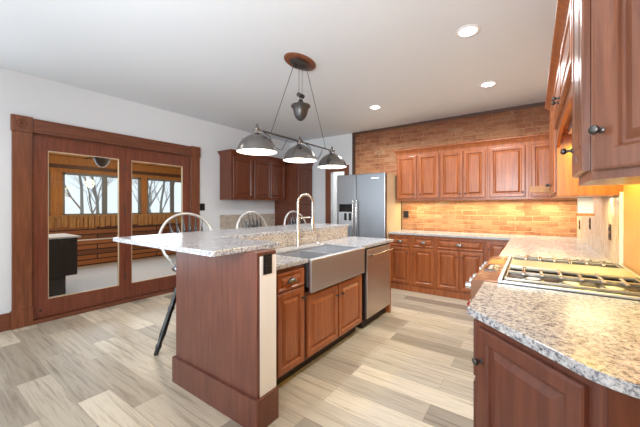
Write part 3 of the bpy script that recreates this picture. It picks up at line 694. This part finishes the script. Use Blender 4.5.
# control panel
b = MB(); prof = [(.045, .925), (-.07, .918), (-.085, .905), (-.085, .80), (0, .80), (0, .90), (.045, .90)]
va = [b.bm.verts.new((x, 0, z)) for x, z in prof]; vb = [b.bm.verts.new((x, D2, z)) for x, z in prof]
for i in range(len(prof)): b.bm.faces.new((va[i], va[(i+1) % 7], vb[(i+1) % 7], vb[i]))
b.bm.faces.new(va[::-1]); b.bm.faces.new(vb)
cp = b.build('control_panel', 'panelsteel' if 'panelsteel' in M else M.setdefault('panelsteel', mat('control_panel', c(150, 108, 84), .25, .6)), t)  # brown of reflected wood put into the steel's colour
dz = lambda x: .9187+(x+.07)*.007/.115
b = MB(); b.box(-.055, .02, .30, .50, .919, .927); b.build('display', 'display', cp)
b = MB()
for k in range(4): b.box(-.035, -.015, .335+k*.04, .347+k*.04, .927, .928)
b.build('digits', 'led', cp)
MB().box(-.055, .035, .56, .74, .919, .9265, .002).build('indicator_plate', 'amber' if 'amber' in M else M.setdefault('amber', mat('amber_plate', c(214, 130, 40), .3)), cp)  # orange plate stands in for a warm reflection on the panel
for k, y in enumerate((.07, .20, .33, .62, .75, .88)):
    MB().lathe([(.028, 0), (.028, .006), (.02, .008), (.021, .03), (.019, .036), (0, .036)], 20, axis_m((-.085, y, .865), (-1, 0, 0))).build('knob', 'chrome', cp, 40)
MB().box(-.02, .0, .01, D2-.01, .16, .78, .006).build('oven_door', 'steel', t)
h = MB().tube([(-.09, .0, .775), (-.09, D2, .775)], .013, 12).build('handle', 'nickel', t, 60)
MB().lathe([(.014, 0), (.014, .003), (0, .003)], 16, axis_m((-.09, .0, .775), (0, -1, 0))).build('handle_cap', 'red', h)
for y in (.06, D2-.06): MB().box(-.09, -.02, y-.01, y+.01, .765, .785).build('handle_post', 'nickel', h)
# cooktop
MB().box(.045, .675, .0, D2, .905, .915).build('cooktop', 'recess', t)
b = MB(); zt = .935
b.box(.045, .065, 0, D2, .915, zt, .003).box(.655, .675, 0, D2, .915, zt+.01, .003).box(.065, .655, 0, .014, .915, zt-.006, .003).box(.065, .655, D2-.014, D2, .915, zt-.006, .003)
b.build('cooktop_rim', 'steel', t)
M['griddle'] = mat('griddle_steel', c(206, 196, 168), .35, .8)
MB().box(.075, .65, .40, .67, .925, .95, .006).build('griddle_cover', 'griddle', t)
for gi, (a0, a1) in enumerate(((.02, .385), (.69, .935))):
    b = MB(); z0, z1 = .932, .944; m_ = a0+(a1-a0)*.55
    b.box(.075, .645, a0, a0+.01, z0, z1, .002).box(.075, .645, a1-.01, a1, z0, z1, .002).box(.075, .085, a0+.01, a1-.01, z0, z1, .002).box(.635, .645, a0+.01, a1-.01, z0, z1, .002)
    b.box(.085, .635, m_-.012, m_+.012, z0, z1+.004, .002)
    for x in (.08, .63):
        for y in (a0+.002, a1-.012): b.box(x, x+.01, y, y+.01, .915, z0)
    g = b.build('grate', 'iron', t)
    for k in range(1, 7):
        x = .075+.57*k/7; MB().box(x-.008, x+.008, (m_-.10 if gi == 0 else a0+.02), (a1-.02 if k % 2 else m_+.06), z1-.002, z1+.012, .003).build('grate_finger', 'nickel', g)
    for x in (.20, .36, .52):
        MB().lathe([(.05, .915), (.05, .921), (.036, .924), (.036, .929), (.0, .931)], 24, Matrix.Translation((x, m_-.07 if gi == 0 else m_, 0))).build('burner', 'steel', t, 40)
for k in range(8): MB().box(.10+k*.07, .112+k*.07, D2-.012, D2-.002, .93, .948).build('grate_peg', 'bronze', t)

# ================================================================== CEILING
for k, (x, y, l) in enumerate(((-.447, 2.777, 'round recessed ceiling light nearest the camera'), (-.443, 4.113, 'round recessed ceiling light closest to the brick wall cabinets'), (-1.908, 4.091, 'round recessed ceiling light above the refrigerator end of the island'))):
    t = thing('recessed_light', l, 'ceiling light', (x, y, ZC-.001), 0, 'recessed ceiling lights')
    MB().lathe([(.095, 0), (.095, -.004), (.07, -.008), (.066, 0)], 32).build('trim_ring', 'white', t, 40)
    MB().lathe([(.066, 0), (.066, -.003), (0, -.004)], 32).build('lens', 'lamp', t)
    light('recessed_lamp', 'SPOT', (x, y, ZC-.03), (58, 85, 90)[k], (.95, .98, 1.0), .07, (0, 0, 0), None, math.radians(165))
light('recessed_lamp', 'SPOT', (-3.2, .9, ZC-.03), 30, (1, .96, .9), .07, (0, 0, 0), None, math.radians(150))  # added hidden spot, no ceiling fixture here
light('recessed_lamp', 'SPOT', (-.7, .4, ZC-.03), 12, (1, .96, .9), .07, (0, 0, 0), None, math.radians(150))  # second added spot, hidden and out of view
# island pendant
PX = -1.93
t = thing('island_pendant', 'pulley chandelier with three pewter dome shades hanging over the island', 'pendant light', (PX, 2.37, ZC))
MB().lathe([(0, -.001), (1, -.001), (1, -.012), (.93, -.022), (.0, -.022)], 40, None, .125, .205).build('ceiling_plate', 'oak', t, 40)
MB().lathe([(0, -.02), (1, -.022), (1, -.03), (.8, -.05), (.3, -.058), (0, -.058)], 40, None, .08, .135).build('canopy', 'bronze', t, 40)
zb = 1.985-ZC
MB().tube([(0, -.52, zb), (0, .62, zb)], .0085, 10).build('bar', 'bronze', t, 60)
for y0, y1 in ((-.09, -.42), (.11, .46)): MB().tube([(0, y0, -.05), (0, y1, zb)], .003, 6).build('hanging_rod', 'bronze', t, 60)
for y in (-.028, -.012, .024, .04): MB().tube([(0, y, -.05), (0, y, -.33)], .0025, 6).build('cord', 'nickel', t, 60)
b = MB()
for y in (-.02, .032): b.lathe([(0, -.013), (.022, -.013), (.014, 0), (.022, .013), (0, .013)], 18, axis_m((0, y, -.345), (0, 1, 0)))
b.tube([(0, -.02, -.36), (0, .006, -.40)], .004, 6).tube([(0, .032, -.36), (0, .006, -.40)], .004, 6)
b.build('pulley', 'bronze', t, 40)
MB().lathe([(0, -.385), (.02, -.39), (.03, -.415), (.055, -.43), (.097, -.445), (.10, -.46), (.08, -.48), (.07, -.52), (.06, -.555), (.04, -.585), (.02, -.60), (0, -.605)], 28, Matrix.Translation((0, .006, 0))).build('counterweight', 'weight' if 'weight' in M else M.setdefault('weight', mat('weight_metal', c(88, 86, 84), .4, .8)), t, 40)
for y in (-.585, -.005, .59):
    zz = 1.79-ZC
    prof = [(.172, 0), (.175, .006), (.172, .012), (.166, .03), (.15, .065), (.12, .105), (.08, .135), (.045, .152), (.033, .16), (.030, .18), (.034, .185), (.034, .20), (.022, .207), (.012, .222), (.008, .235), (.0, .25)]
    sh = MB().lathe(prof, 36, Matrix.Translation((0, y, zz)), cap=False).build('shade', 'shade', t, 35)
    inn = [(.170, .002), (.163, .03), (.147, .063), (.117, .101), (.078, .13), (.0, .145)]
    MB().lathe(inn, 36, Matrix.Translation((0, y, zz)), cap=False).build('shade_lining', 'lamp_soft', sh, 35)
    light('pendant_bulb', 'POINT', (PX, 2.37+y, 1.83), 2, (1, .95, .88), .03)
    MB().tube([(0, y-.02, zb-.02), (0, y+.02, zb)], .014, 8).build('shade_bracket', 'bronze', t, 60)
for y in (-.36, .235):
    MB().tube([(0, y-.14, zb-.01), (0, y-.07, zb-.03), (0, y-.05, zb-.08), (0, y, zb-.125), (0, y+.08, zb-.13), (0, y+.12, zb-.08), (0, y+.16, zb-.02)], .004, 6).build('scroll_arm', 'bronze', t, 60)
